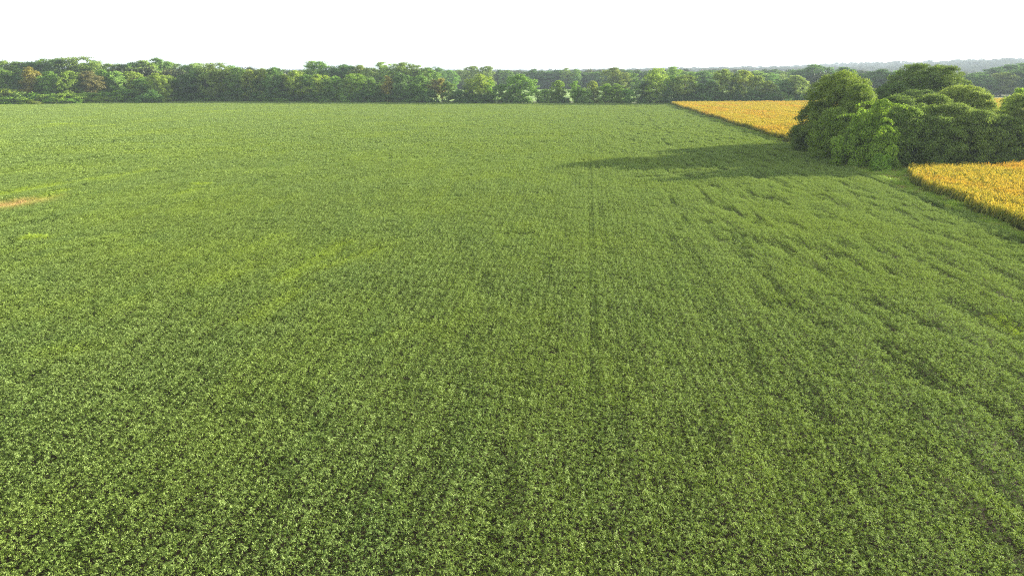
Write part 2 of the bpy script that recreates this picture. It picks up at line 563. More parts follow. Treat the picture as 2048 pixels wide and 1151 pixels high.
soy_near = hidden_collection("soybean_near", [soy_tile(100 + i, ROW, 1.0, 265, 0.059, M_SOY) for i in range(10)])
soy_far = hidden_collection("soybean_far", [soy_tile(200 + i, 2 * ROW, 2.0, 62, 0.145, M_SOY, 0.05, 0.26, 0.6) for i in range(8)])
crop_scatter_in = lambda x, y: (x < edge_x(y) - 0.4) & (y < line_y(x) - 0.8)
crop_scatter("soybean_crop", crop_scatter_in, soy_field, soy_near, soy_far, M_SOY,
      ("leafy green soybean canopy filling the near field",
       "paler green soybean canopy reaching back to the tree line"), 10, 560, 185.0)


# corn
def corn_tile(seed, w, l, step, mat, coarse=1.0):
    rng = np.random.default_rng(seed)
    Vs, Fs, Rn, Hh = [], [], [], []
    off = 0
    nrows = max(1, round(w / ROW))
    for r in range(nrows):
        for i in range(int(l / step)):
            x0 = -w / 2 + (r + 0.5) * (w / nrows) + rng.normal() * 0.03
            y0 = -l / 2 + (i + 0.5) * step + rng.normal() * 0.04
            H = rng.uniform(1.85, 2.35)
            lx, ly = rng.normal(size=2) * 0.07
            rp = rng.random()
            # stalk and tassel as crossed narrow blades
            for a in (0.3, 1.87):
                dx, dy = math.cos(a) * 0.016 * coarse, math.sin(a) * 0.016 * coarse
                Vs += [(x0 - dx, y0 - dy, 0), (x0 + dx, y0 + dy, 0), (x0 + lx + dx * .5, y0 + ly + dy * .5, H), (x0 + lx - dx * .5, y0 + ly - dy * .5, H)]
                Fs.append((off, off + 1, off + 2, off + 3)); off += 4; Rn.append(rp * .5); Hh.append(0.5)
            for t in range(4):
                a = rng.uniform(0, 6.28); e = rng.uniform(0.15, 0.5)
                dx, dy = math.cos(a), math.sin(a)
                p = np.array([x0 + lx, y0 + ly, H - 0.06]); q = p + np.array([dx * .22 * e * 2, dy * .22 * e * 2, 0.24])
                s = 0.014 * coarse
                Vs += [tuple(p + (-dy * s, dx * s, 0)), tuple(p + (dy * s, -dx * s, 0)), tuple(q + (dy * s, -dx * s, 0)), tuple(q + (-dy * s, dx * s, 0))]
                Fs.append((off, off + 1, off + 2, off + 3)); off += 4; Rn.append(0.55 + .45 * rng.random()); Hh.append(1.0)
            nl = 9
            for j in range(nl):
                hz = H * (0.22 + 0.72 * j / (nl - 1)) + rng.normal() * 0.04
                a = (j % 2) * math.pi + 0.5 + rng.normal() * 0.8
                dx, dy = math.cos(a), math.sin(a)
                L_ = rng.uniform(0.34, 0.62) * (1.0 if j < nl - 2 else 0.7); wd = 0.042 * coarse
                b = np.array([x0 + lx * hz / H, y0 + ly * hz / H, hz])
                up = rng.uniform(0.12, 0.34)
                pr = [b, b + np.array([dx * L_ * .42, dy * L_ * .42, up]), b + np.array([dx * L_ * .8, dy * L_ * .8, up * rng.uniform(-0.2, 0.9)]),
                      b + np.array([dx * L_, dy * L_, -up * rng.uniform(0.2, 1.8)])]
                ww = [wd * .6, wd, wd * .8, wd * .15]
                rr = rng.random()
                for s_ in range(3):
                    p, q = pr[s_], pr[s_ + 1]; w1, w2 = ww[s_], ww[s_ + 1]
                    n = np.array([-dy, dx, 0])
                    Vs += [tuple(p - n * w1), tuple(p + n * w1), tuple(q + n * w2), tuple(q - n * w2)]
                    Fs.append((off, off + 1, off + 2, off + 3)); off += 4
                    Rn.append(rr); Hh.append(min(1, hz / H + 0.03 * s_))
    return mesh_np("corn", np.array(Vs), np.array(Fs), mat, attrs={'rnd': Rn, 'hgt': Hh})


def corn_field(x, y):
    z = 0.25 * (vnoise(x / 6, y / 9, 41) - 0.5) + 0.12 * (vnoise(x / 1.5, y / 1.5, 42) - 0.5)
    hole = np.clip((vnoise(x / 2.2, y / 3.5, 43) - 0.84) * 6, 0, 1)
    return z - hole * 0.7, x * 0, x * 0


corn_near = hidden_collection("corn_near", [corn_tile(300 + i, ROW, 1.0, 0.19, M_CORN) for i in range(8)])
corn_far = hidden_collection("corn_far", [corn_tile(320 + i, 2 * ROW, 2.0, 0.26, M_CORN, 1.5) for i in range(6)])
in_near_corn = lambda x, y: (x > corn_left(y) + 0.2 + 0.8 * vnoise(y / 3, y * 0, 3)) & (y < corn_back(x) - 0.5) & (x < 230)
in_far_corn = lambda x, y: (x > edge_x(y) + 1.8) & (y > 204) & (y < line_y(x) - 8) & (x < 400)
crop_scatter("corn_crop", in_near_corn, corn_field, corn_near, corn_far, M_CORN,
      ("orange and yellow ripening corn beside the near right edge of the soybeans",) * 2, 40, 165, 400.0)
crop_scatter("corn_crop", in_far_corn, corn_field, corn_near, corn_far, M_CORN,
      ("orange ripening corn behind the right clump of trees",) * 2, 200, 560, 10.0)


# grass
def grass_tile(seed, w, n, h, mat):
    rng = np.random.default_rng(seed)
    x = rng.uniform(-w / 2, w / 2, n); y = rng.uniform(-w / 2, w / 2, n)
    a = rng.uniform(0, 6.28, n); hh_ = h * rng.uniform(0.5, 1.2, n)
    ln = rng.uniform(0.1, 0.5, n) * hh_
    d = np.stack([np.cos(a), np.sin(a), a * 0], 1)
    b = np.stack([-np.sin(a), np.cos(a), a * 0], 1) * 0.022
    p = np.stack([x, y, x * 0], 1)
    m = p + d * ln[:, None] * .35 + np.array([0, 0, 1]) * hh_[:, None] * .65
    t = p + d * ln[:, None] + np.array([0, 0, 1]) * hh_[:, None]
    V = np.stack([p - b, p + b, m + b, m - b, t + b * .2, t - b * .2], 1).reshape(-1, 3)
    o = np.arange(n)[:, None] * 6
    F = np.concatenate([o + np.array([[0, 1, 2, 3]]), o + np.array([[3, 2, 4, 5]])])
    r = rng.random(n)
    return mesh_np("grass", V, F, mat, attrs={'rnd': np.concatenate([r, r])})


grass_src = hidden_collection("grass_tuft", [grass_tile(400 + i, 1.1, 260, 0.50, M_GRASS) for i in range(5)])
rng = np.random.default_rng(9)
xx, yy = np.meshgrid(np.arange(50, 330, 0.9), np.arange(60, 216, 0.9))
xx = xx.ravel() + rng.normal(size=xx.size) * .2; yy = yy.ravel() + rng.normal(size=yy.size) * .2
ex = edge_x(yy)
m = (xx > ex - 0.3) & ((yy > corn_back(xx)) | (xx < corn_left(yy) + 0.6)) & (yy < 205) & in_view(xx, yy, 6)
P1 = np.stack([xx[m], yy[m], xx[m] * 0], 1)
yy2, dx2 = np.meshgrid(np.arange(214, 520, 1.0), np.array([0.2, 1.1, 2.0]))
P2 = np.stack([edge_x(yy2.ravel()) + dx2.ravel() * 0.8, yy2.ravel(), yy2.ravel() * 0], 1)
x3, d3 = np.meshgrid(np.arange(-320, 330, 1.1), np.arange(-4.5, 2, 1.1))
P3 = np.stack([x3.ravel(), line_y(x3.ravel()) + d3.ravel() + 3.5, x3.ravel() * 0], 1)
for P, lb in ((P1, "bright green grass strip between soybeans and corn"), (P2, "thin grass edge along the far corn"),
              (P3, "dark grass verge at the foot of the tree line")):
    n = len(P)
    s = rng.uniform(0.7, 1.4, (n, 1)) * np.ones((1, 3))
    s[:, 2] *= 0.5 + 1.0 * vnoise(P[:, 0] / 3, P[:, 1] / 3, 55)
    scatter("grass", P, grass_src, rng.integers(0, 5, n), rng.uniform(0, 6.28, n), s, {'yel': np.zeros(n), 'brn': np.zeros(n)},
            M_GRASS, lb)


# ------------------------------------------------------------------ trees
def envelope(t, shape):
    """crown radius (0..1) at height fraction t of the crown"""
    pk, pw = {'round': (0.50, 2.3), 'oval': (0.50, 2.1), 'dome': (0.28, 2.4), 'wide': (0.38, 2.6), 'cone': (0.25, 1.5)}[shape]
    s = np.where(t < pk, (pk - t) / pk * (0.80 if shape != 'dome' else 0.55), (t - pk) / (1 - pk))
    return np.clip(1 - np.abs(s) ** pw, 0.0, 1) ** (1 / pw)


def crown_mesh(seed, H, rad, base, shape, nb, nl, leaf, blob=(0.22, 0.38), sparse=0.0, squash=0.8, mat=None, rough=1.0, spray=1.5):
    """leafy crown made of many small leaf faces on the skins of overlapping boughs"""
    rng = np.random.default_rng(seed)
    hc = H - base
    t = rng.beta(1.25, 1.05, nb); ang = rng.uniform(0, 2 * np.pi, nb)
    # even spread round the crown
    ang = (np.arange(nb) * 2.39996 + rng.normal(size=nb) * 0.35)
    rr = envelope(t, shape) * rng.uniform(0.45, 1.0, nb) ** 0.6
    lop = 1 + 0.22 * rough * np.sin(ang * 2 + rng.uniform(0, 6)) + 0.16 * rough * np.sin(ang * 3 + t * 4 + rng.uniform(0, 6))
    rb = rad * rng.uniform(blob[0], blob[1], nb) * (1.1 - 0.45 * t)
    cr = np.clip(rr * rad * lop - rb * 0.55, 0, None)
    C = np.stack([np.cos(ang) * cr, np.sin(ang) * cr, base + t * hc - rb * 0.35 * t], 1)
    C[:, 2] = np.minimum(C[:, 2], H - rb * squash * rng.uniform(0.85, 1.25, nb))
    C[:, 2] = np.maximum(C[:, 2], base * 0.9 + rb * 0.3)
    nc = max(4, nb // 8)                      # inner boughs, so that the crown is not hollow
    tc = np.linspace(0.05, 0.8, nc); ec = envelope(tc, shape)
    ac = rng.uniform(0, 6.28, nc); rc = rng.uniform(0, 0.35, nc) * rad * ec
    C = np.concatenate([C, np.stack([np.cos(ac) * rc, np.sin(ac) * rc, base + tc * hc], 1)])
    rb = np.concatenate([rb, rad * 0.36 * ec * rng.uniform(0.8, 1.2, nc)]); nb = nb + nc
    w = rb ** 2; w /= w.sum()
    per = 14                                   # leaves sit in sprays
    ns = max(1, nl // per)
    idx = rng.choice(nb, ns, p=w)
    d = unit(rng.normal(size=(ns, 3)))
    out = unit(C[idx] - np.array([0, 0, base + hc * 0.35])) * 0.55 + np.array([0, 0, 0.25])
    d = unit(d + out)
    # boughs themselves are lumpy
    lump = 1 + 0.30 * (vnoise(d[:, 0] * 2.6 + idx * 7.1, d[:, 1] * 2.6 + d[:, 2] * 3.3 + idx, seed) - 0.5)
    rad_l = rb[idx] * lump * (rng.uniform(0.55, 1.0, ns) ** 0.7) * np.where(rng.random(ns) < 0.12, rng.uniform(1.1, 1.32, ns), 1.0)
    P = C[idx] + d * rad_l[:, None] * np.array([1, 1, squash])
    srn = rng.random(ns)
    rp = np.repeat(np.arange(ns), per); nl = len(rp)
    idx = idx[rp]; d = d[rp]; srn = srn[rp]
    P = P[rp] + rng.normal(size=(nl, 3)) * leaf * spray * np.array([1, 1, 0.6])
    P[:, 2] = np.maximum(P[:, 2], 0.15)
    N = unit(d * 0.75 + rng.normal(size=(nl, 3)) * 0.55 + np.array([0, 0, 0.2]))
    sz = leaf * rng.uniform(0.6, 1.25, nl)
    V, F = quads(P, N, sz, 0.62, rng, 0.12)
    br = rng.random(nb)
    rn_ = np.clip(0.3 * rng.random(nl) + 0.4 * br[idx] + 0.3 * srn, 0, 1)
    return mesh_np("crown", V, F, mat or M_LEAF, attrs={'rnd': rn_}), C, rb


def tube(pts, radii, k_=7):
    V, F = [], []
    pts = [np.array(p, float) for p in pts]
    for i, (p, r) in enumerate(zip(pts, radii)):
        d = unit((pts[min(i + 1, len(pts) - 1)] - pts[max(i - 1, 0)])[None])[0]
        a = np.cross(d, (0.3, 0.9, 0.1)); a /= np.linalg.norm(a); b = np.cross(d, a)
        for j in range(k_):
            th = 2 * math.pi * j / k_
            V.append(p + (a * math.cos(th) + b * math.sin(th)) * r)
    for i in range(len(pts) - 1):
        for j in range(k_):
            j2 = (j + 1) % k_
            F.append((i * k_ + j, i * k_ + j2, (i + 1) * k_ + j2, (i + 1) * k_ + j))
    return V, F


def trunk_mesh(seed, H, C, rb, tr):
    rng = np.random.default_rng(seed)
    V, F = [], []

    def add(p, r):
        v, f = tube(p, r); o = len(V)
        V.extend(v); F.extend([tuple(i + o for i in q_) for q_ in f])
    lean = rng.normal(size=2) * H * 0.02
    ax = lambda z: np.array([lean[0] * z / H, lean[1] * z / H, z])
    zs = np.linspace(-0.3, H * 0.86, 7)
    add([ax(z) for z in zs], [tr * (1.25 if i == 0 else 1.0) * (1 - z / H) ** 0.8 if z > 0 else tr * 1.3 for i, z in enumerate(zs)])
    order = rng.permutation(len(C))[:14]
    for i in order:
        c_ = C[i]
        z0 = max(H * 0.12, c_[2] * 0.55)
        p0 = ax(z0); r0 = tr * 0.5 * (1 - z0 / H)
        mid_ = (p0 + c_) / 2 + np.array([0, 0, -0.04 * H])
        add([p0, mid_, c_], [r0, r0 * 0.65, r0 * 0.2])
    return mesh_np("trunk", np.array(V), np.array(F), M_BARK, True)


COUNT = {}


def place_tree(name, crown, trunk, loc, rz, scl, col, label, cat='tree', group=None):
    root = bpy.data.objects.new(name, None)
    root.empty_display_size = 1
    link(root)
    root.location = loc; root.rotation_euler = (0, 0, rz); root.scale = scl
    tag(root, label, cat, group)
    cr = bpy.data.objects.new('crown', crown); link(cr, root); cr.color = (*col, 1)
    if trunk:
        tr = bpy.data.objects.new('trunk', trunk); link(tr, root)
    return root


# shared tree forms for the distant lines: (crown mesh, trunk mesh, height, radius)
FORMS = {}
def form(key, n, H, rad, base, shape, nb, nl, leaf, **kw):
    L_ = []
    for i in range(n):
        cm, C, rb = crown_mesh(hash_s(key) + i, H, rad, base, shape, nb, nl, leaf, **kw)
        L_.append((cm, trunk_mesh(hash_s(key) + i, H, C, rb, H * 0.019), H, rad))
    FORMS[key] = L_


def hash_s(s): return sum(ord(ch) * (i + 3) for i, ch in enumerate(s)) % 9973


form('broad', 5, 20, 7.5, 1.5, 'round', 90, 14000, 0.34, blob=(0.16, 0.32))
form('tall', 5, 24, 6.0, 3.0, 'oval', 80, 12000, 0.34, blob=(0.18, 0.36))
form('open', 5, 20, 6.5, 5.5, 'round', 44, 8000, 0.34, blob=(0.16, 0.32), rough=1.4)
form('skirted', 5, 18, 6.0, 0.6, 'dome', 85, 12000, 0.34, blob=(0.16, 0.32))
form('bush', 5, 7, 4.2, 0.1, 'dome', 26, 3400, 0.36, blob=(0.24, 0.40))
form('column', 4, 16, 3.8, 0.6, 'oval', 50, 7000, 0.32, blob=(0.24, 0.42))
form('small', 3, 9, 3.0, 2.0, 'round', 16, 2000, 0.34, blob=(0.26, 0.42), rough=1.3)

COLORS = {
    'green': ((0.100, 0.180, 0.036), 'green'),
    'dark': ((0.062, 0.122, 0.034), 'dark green'),
    'bright': ((0.135, 0.225, 0.030), 'bright green'),
    'olive': ((0.122, 0.170, 0.038), 'olive green'),
    'yellow': ((0.165, 0.220, 0.036), 'yellowish green'),
    'orange': ((0.180, 0.165, 0.034), 'orange turning'),
    'brown': ((0.112, 0.118, 0.045), 'brownish'),
    'pale': ((0.155, 0.225, 0.070), 'pale green'),
}
SHAPEWORD = {'broad': 'broad', 'tall': 'tall', 'open': 'open', 'skirted': 'full', 'bush': 'low', 'column': 'narrow', 'small': 'thin'}


def ordinal(n):
    return "%d%s" % (n, 'th' if 10 <= n % 100 <= 20 else {1: 'st', 2: 'nd', 3: 'rd'}.get(n % 10, 'th'))


def tree_row(rows, dist, where, group, seed, name='tree', cat='tree', wide=1.0):
    """rows: (pixel x of the stem, pixel y of the top, pixel width, form, colour[, extra distance])"""
    rng = random.Random(seed)
    rows = sorted(rows, key=lambda r: r[0])
    for i, r in enumerate(rows):
        px, ty, w, fm, co = r[:5]
        x0 = (px - 1024) / FPX * 540
        y = dist(x0) + (r[5] if len(r) > 5 else 0) + rng.uniform(-2, 2)
        x, z = ray_x(px, ty, y)
        gz = float(hill_z(np.array(x), np.array(y)))
        H = z - gz
        s = math.sqrt(x * x + y * y)
        W = w / FPX * y / CP / 2 * (1.05 if 860 < px < 1300 else 1.2) * wide
        cm, tm, fh, fr = FORMS[fm][rng.randrange(len(FORMS[fm]))]
        col, cw = COLORS[co]
        br_ = rng.uniform(0.95, 1.25); j = [br_ * rng.uniform(0.95, 1.06) for _ in range(3)]
        col = tuple(c_ * q_ for c_, q_ in zip(col, j))
        place_tree(name, cm, tm, (x, y, gz), rng.uniform(0, 6.28), (W / fr, W / fr, H / fh), col,
                   "%s %s %s, %s from the left %s" % (SHAPEWORD[fm], cw, cat, ordinal(i + 1), where), cat, group)


FRONT = [  # front row along the far edge of the beans
    (-12, 146, 40, 'skirted', 'green'), (6, 140, 34, 'skirted', 'green'), (30, 150, 30, 'skirted', 'dark'), (56, 134, 30, 'column', 'orange'), (78, 158, 26, 'skirted', 'green'),
    (97, 143, 34, 'skirted', 'green'), (118, 158, 24, 'column', 'dark'), (137, 143, 38, 'broad', 'bright'), (158, 160, 24, 'skirted', 'dark'), (176, 143, 40, 'skirted', 'brown'),
    (205, 141, 36, 'skirted', 'green'), (230, 143, 34, 'skirted', 'pale'), (262, 144, 42, 'broad', 'yellow'), (285, 155, 34, 'skirted', 'green'),
    (312, 147, 30, 'broad', 'yellow'), (332, 150, 34, 'broad', 'yellow'), (318, 163, 30, 'skirted', 'dark'), (348, 158, 32, 'skirted', 'dark'),
    (368, 150, 32, 'skirted', 'dark'), (392, 137, 40, 'skirted', 'dark'), (425, 125, 50, 'broad', 'olive'), (410, 158, 30, 'skirted', 'dark'), (452, 146, 32, 'skirted', 'olive'),
    (474, 136, 38, 'broad', 'green'), (500, 141, 36, 'skirted', 'yellow'), (524, 138, 36, 'skirted', 'olive'), (548, 136, 40, 'broad', 'dark'), (512, 160, 26, 'skirted', 'dark'),
    (566, 150, 28, 'skirted', 'yellow'), (590, 142, 36, 'broad', 'yellow'), (575, 164, 30, 'skirted', 'dark'), (612, 150, 32, 'skirted', 'green'), (634, 150, 38, 'open', 'yellow'),
    (655, 158, 30, 'skirted', 'green'), (672, 153, 30, 'open', 'green'), (692, 156, 32, 'skirted', 'pale'), (712, 148, 42, 'open', 'bright'),
    (736, 153, 30, 'broad', 'green'), (755, 166, 24, 'skirted', 'green'), (774, 153, 22, 'column', 'orange'), (800, 146, 38, 'skirted', 'dark'),
    (838, 152, 40, 'broad', 'green'), (868, 160, 24, 'open', 'brown'), (883, 158, 18, 'small', 'orange'), (896, 163, 24, 'column', 'green'),
    (936, 170, 22, 'column', 'dark'), (960, 149, 44, 'broad', 'yellow'), (979, 161, 20, 'skirted', 'bright'), (1003, 169, 30, 'skirted', 'green'),
    (1040, 149, 50, 'broad', 'green'), (1028, 172, 26, 'skirted', 'green'), (1118, 162, 28, 'column', 'bright'), (1152, 163, 26, 'column', 'bright'),
    (1187, 163, 24, 'column', 'yellow'), (1212, 168, 28, 'skirted', 'bright'), (1234, 168, 34, 'skirted', 'bright'),
    (1290, 162, 26, 'skirted', 'dark'), (1316, 136, 42, 'broad', 'yellow'), (1345, 152, 24, 'open', 'green'), (1372, 151, 44, 'open', 'olive'),
    (1400, 168, 28, 'skirted', 'dark'), (1422, 163, 30, 'open', 'dark'), (1450, 139, 32, 'open', 'olive'), (1470, 150, 26, 'skirted', 'dark'), (1488, 141, 34, 'open', 'yellow'),
    (1514, 151, 24, 'column', 'olive'), (1536, 163, 34, 'skirted', 'olive'), (1570, 160, 32, 'skirted', 'dark'), (1594, 152, 34, 'column', 'pale'), (1612, 176, 22, 'skirted', 'olive'),
    (1640, 172, 30, 'skirted', 'olive'), (1668, 168, 30, 'skirted', 'dark'),
]
tree_row(FRONT, lambda x: float(line_y(x)) + (6 if x > -285 else 40 if x < -330 else 52), "in the line behind the beans",
         "trees in the line behind the soybean field", 11)

BACK = [  # taller wood behind the left half
    (-14, 124, 44, 'broad', 'green'), (10, 121, 44, 'broad', 'olive'), (38, 125, 36, 'broad', 'green'), (64, 125, 38, 'broad', 'dark'), (90, 119, 38, 'broad', 'green'), (115, 118, 36, 'broad', 'dark'),
    (150, 113, 52, 'broad', 'olive'), (180, 122, 36, 'broad', 'green'), (202, 124, 34, 'broad', 'pale'), (226, 127, 32, 'broad', 'green'), (247, 130, 32, 'broad', 'dark'),
    (264, 126, 34, 'broad', 'dark'), (286, 122, 38, 'broad', 'olive'), (313, 117, 30, 'open', 'green'), (338, 125, 34, 'broad', 'pale'), (366, 129, 34, 'broad', 'dark'),
    (390, 127, 34, 'broad', 'pale'), (455, 130, 34, 'broad', 'green'), (622, 123, 30, 'tall', 'pale'), (641, 124, 32, 'tall', 'green'),
    (668, 131, 32, 'broad', 'dark'), (692, 130, 34, 'broad', 'dark'), (715, 131, 34, 'broad', 'olive'), (740, 135, 30, 'broad', 'pale'), (762, 125, 26, 'tall', 'pale'),
    (786, 128, 30, 'tall', 'pale'), (810, 126, 36, 'broad', 'olive'), (836, 131, 28, 'tall', 'pale'), (855, 136, 30, 'broad', 'green'),
    (1346, 134, 26, 'tall', 'bright'), (1230, 136, 36, 'broad', 'olive'), (1260, 146, 34, 'broad', 'green'), (1404, 142, 34, 'broad', 'dark'), (1428, 145, 34, 'broad', 'pale'), (1380, 143, 30, 'broad', 'green'),
    (1510, 142, 38, 'broad', 'pale'), (1540, 146, 34, 'broad', 'green'), (1565, 148, 34, 'broad', 'pale'), (1606, 142, 40, 'broad', 'dark'), (1628, 130, 46, 'broad', 'dark'),
]
tree_row(BACK, lambda x: float(line_y(x)) + 120 + max(0, x) * 0.5, "in the rank behind the tree line",
         "taller trees behind the tree line", 12, wide=1.25)

RIGHTBACK = [
    (1690, 135, 44, 'broad', 'dark'), (1722, 148, 38, 'broad', 'dark'), (1765, 139, 46, 'broad', 'dark'), (1795, 142, 40, 'broad', 'green'), (1955, 146, 40, 'broad', 'dark'),
    (1928, 152, 36, 'broad', 'dark'), (1985, 156, 36, 'skirted', 'green'), (2010, 146, 44, 'broad', 'olive'), (2035, 140, 44, 'broad', 'dark'),
    (2062, 134, 50, 'broad', 'dark'), (2050, 152, 40, 'skirted', 'green'), (1990, 136, 46, 'broad', 'dark', 120), (2020, 130, 50, 'broad', 'dark', 130), (2050, 126, 50, 'broad', 'dark', 140),
]
tree_row(RIGHTBACK, lambda x: 640, "beyond the near right clump",
         "hazy trees beyond the right clump", 13)

# far line across the green field
rng_ = random.Random(5)
FAR = []
px = 560
while px < 1700:
    FAR.append((px, 142 + rng_.uniform(-3, 5), rng_.uniform(24, 34), rng_.choice(['broad', 'broad', 'skirted', 'tall']), rng_.choice(['dark', 'green', 'dark', 'olive'])))
    px += rng_.uniform(13, 19)
FAR += [(875, 134, 32, 'broad', 'dark', -60), (900, 141, 30, 'broad', 'green', -40), (945, 133, 36, 'broad', 'olive', -60), (973, 133, 34, 'broad', 'olive', -60), (1016, 141, 26, 'tall', 'green', -30),
        (1133, 137, 26, 'tall', 'yellow', -10), (1152, 139, 24, 'broad', 'green', -10)]
tree_row(FAR, lambda x: 925, "in the line across the pale field",
         "trees in the far line across the pale field", 14)

# bushes along the foot of the line
BUSH = []
px = 300
while px < 1660:
    gap = 868 < px < 1300
    if not gap or rng_.random() < 0.15:
        BUSH.append((px, rng_.uniform(188, 195) if gap else rng_.uniform(180, 190), rng_.uniform(20, 34), 'bush', rng_.choice(['dark', 'dark', 'green'])))
    px += rng_.uniform(11, 21)
BUSH += [(918, 181, 26, 'bush', 'dark'), (1086, 180, 28, 'bush', 'green'), (1103, 183, 24, 'bush', 'green'), (1170, 178, 26, 'bush', 'green'), (1255, 180, 30, 'bush', 'green')]
tree_row(BUSH, lambda x: float(line_y(x)) + 2.5, "at the foot of the tree line", "bushes at the foot of the tree line", 15, 'bush', 'bush')

# bright shrubs in the left corner
LSH = []
for px, ty, w, co in ((-10, 178, 50, 'green'), (14, 180, 40, 'bright'), (38, 184, 38, 'green'), (62, 187, 36, 'bright'), (86, 190, 34, 'bright'), (108, 189, 36, 'bright'),
                      (130, 187, 36, 'bright'), (152, 188, 34, 'bright'), (172, 186, 34, 'bright'), (192, 187, 34, 'bright'), (212, 185, 34, 'green'), (230, 182, 36, 'bright'),
                      (250, 181, 40, 'green'), (268, 184, 38, 'green'), (282, 190, 26, 'green'),
                      (20, 193, 36, 'bright'), (52, 196, 34, 'bright'), (76, 198, 30, 'yellow'), (100, 198, 32, 'bright'), (124, 197, 32, 'bright'), (146, 197, 30, 'bright'), (184, 197, 32, 'bright'), (216, 196, 30, 'bright')):
    LSH.append((px, ty, w, 'bush', 'bright' if co == 'bright' else co))


def shrub_y(px):
    return float(np.interp(px, [-100, 0, 150, 250, 290], [452, 461, 468, 494, 522]))


rng2 = random.Random(8)
LSH.sort()
for i, (px, ty, w, fm, co) in enumerate(LSH):
    y = shrub_y(px) + (6 if ty < 192 else 1.5)
    x, z = ray_x(px, ty, y)
    W = w / FPX * y / CP / 2 * 1.15
    cm, tm, fh, fr = FORMS['bush'][rng2.randrange(5)]
    col, cw = COLORS[co]
    place_tree('shrub', cm, tm, (x, y, 0), rng2.uniform(0, 6.28), (W / fr, W / fr, z / fh), tuple(c_ * rng2.uniform(0.9, 1.2) for c_ in col),
               "%s shrub, %s from the left in the bank at the field corner" % (cw, ordinal(i + 1)), 'shrub', "bright shrubs at the left field corner")

# ------------------------------------------------------------------ the right clump, close and detailed
CL = [  # px, top y, distance, half width m, form, colour, label
    (1690, 143, 181, 9.8, 'dome', (0.118, 0.168, 0.028), "big dense dome shaped tree at the field edge, tallest at the clump's open end"),
    (1722, 170, 170, 5.6, 'dome', (0.110, 0.162, 0.028), "green tree tucked between the dome tree and the vine sprays"),  # added to close the gap in the clump's cast shadow
    (1640, 205, 183, 5.4, 'dome', (0.092, 0.136, 0.028), "lower dark tree on the far corn side of the clump's open end"),
    (1613, 256, 184, 3.4, 'dome', (0.080, 0.126, 0.026), "dark bushy tree sloping down to the beans at the clump tip"),
    (1676, 216, 167, 5.2, 'dome', (0.125, 0.190, 0.024), "mid green tree with spreading branches in front of the dome tree"),
    (1706, 255, 158, 3.6, 'dome', (0.110, 0.170, 0.024), "low dark green tree between the spreading tree and the vine sprays"),
    (1842, 128, 210, 9.0, 'round', (0.090, 0.140, 0.036), "huge broad tree rising highest at the back of the clump"),
    (1890, 131, 208, 8.4, 'round', (0.098, 0.145, 0.036), "broad tree fused to the right shoulder of the huge tree"),
    (1795, 166, 205, 8.0, 'round', (0.080, 0.132, 0.034), "dark rounded tree between the dome tree and the huge tree"),
    (1840, 180, 192, 7.0, 'round', (0.082, 0.130, 0.036), "dark tree below the huge tree, behind the small soft trees"),
    (1812, 212, 153, 4.4, 'dome', (0.125, 0.190, 0.045), "grey green tree right of the vine covered tree"),
    (1850, 208, 158, 4.6, 'dome', (0.130, 0.190, 0.045), "small soft green tree behind the corn corner"),
    (1800, 192, 170, 6.0, 'dome', (0.090, 0.140, 0.034), "dark tree in the gap behind the vine covered tree"),  # inner tree put in so the clump's shadow has no hole
    (1872, 190, 172, 6.0, 'dome', (0.110, 0.160, 0.038), "green tree between the small soft tree and the olive round tree"),  # another inner tree added to thicken the cast shadow
    (1930, 172, 180, 6.8, 'round', (0.155, 0.205, 0.048), "olive green round tree below the right shoulder of the huge tree"),
    (1957, 184, 174, 4.6, 'round', (0.155, 0.205, 0.050), "pale olive tree right of the olive round tree"),
    (1915, 207, 157, 6.4, 'dome', (0.135, 0.188, 0.046), "wide soft tree standing over the middle of the corn's back edge"),
    (1880, 235, 151, 4.6, 'dome', (0.105, 0.158, 0.040), "low shadowed tree along the corn's back edge"),
    (1965, 222, 153, 5.6, 'dome', (0.120, 0.172, 0.042), "feathery low tree directly behind the corn, right of the wide soft tree"),
    (2050, 188, 163, 6.0, 'round', (0.145, 0.200, 0.048), "tall soft green tree cut by the picture's right border"),
    (2010, 232, 153, 5.0, 'dome', (0.112, 0.165, 0.042), "low dark tree under the tree at the right border"),
    (2044, 178, 188, 3.4, 'round', (0.150, 0.240, 0.030), "bright green treetop showing above the tree at the right border"),
    (2068, 215, 155, 6.0, 'dome', (0.095, 0.125, 0.036), "shadowed tree at the right end of the clump"),
]
for i, (px, ty, y, rad, shape, col, lb) in enumerate(CL):
    x, z = ray_x(px, ty, y)
    H = z
    base = 0.3 if shape == 'dome' else 1.5
    nl = int(10500 * rad * (0.6 + 0.03 * H))
    cm, C, rb = crown_mesh(700 + i, H, rad, base, shape, int(120 + rad * 16), nl, 0.17, blob=(0.09, 0.28), rough=0.75, squash=0.85, spray=2.0)
    tm = trunk_mesh(800 + i, H, C, rb, 0.34)
    place_tree('tree', cm, tm, (x, y, 0), 0, (1, 1, 1), col, lb, 'tree', "trees of the near right clump")


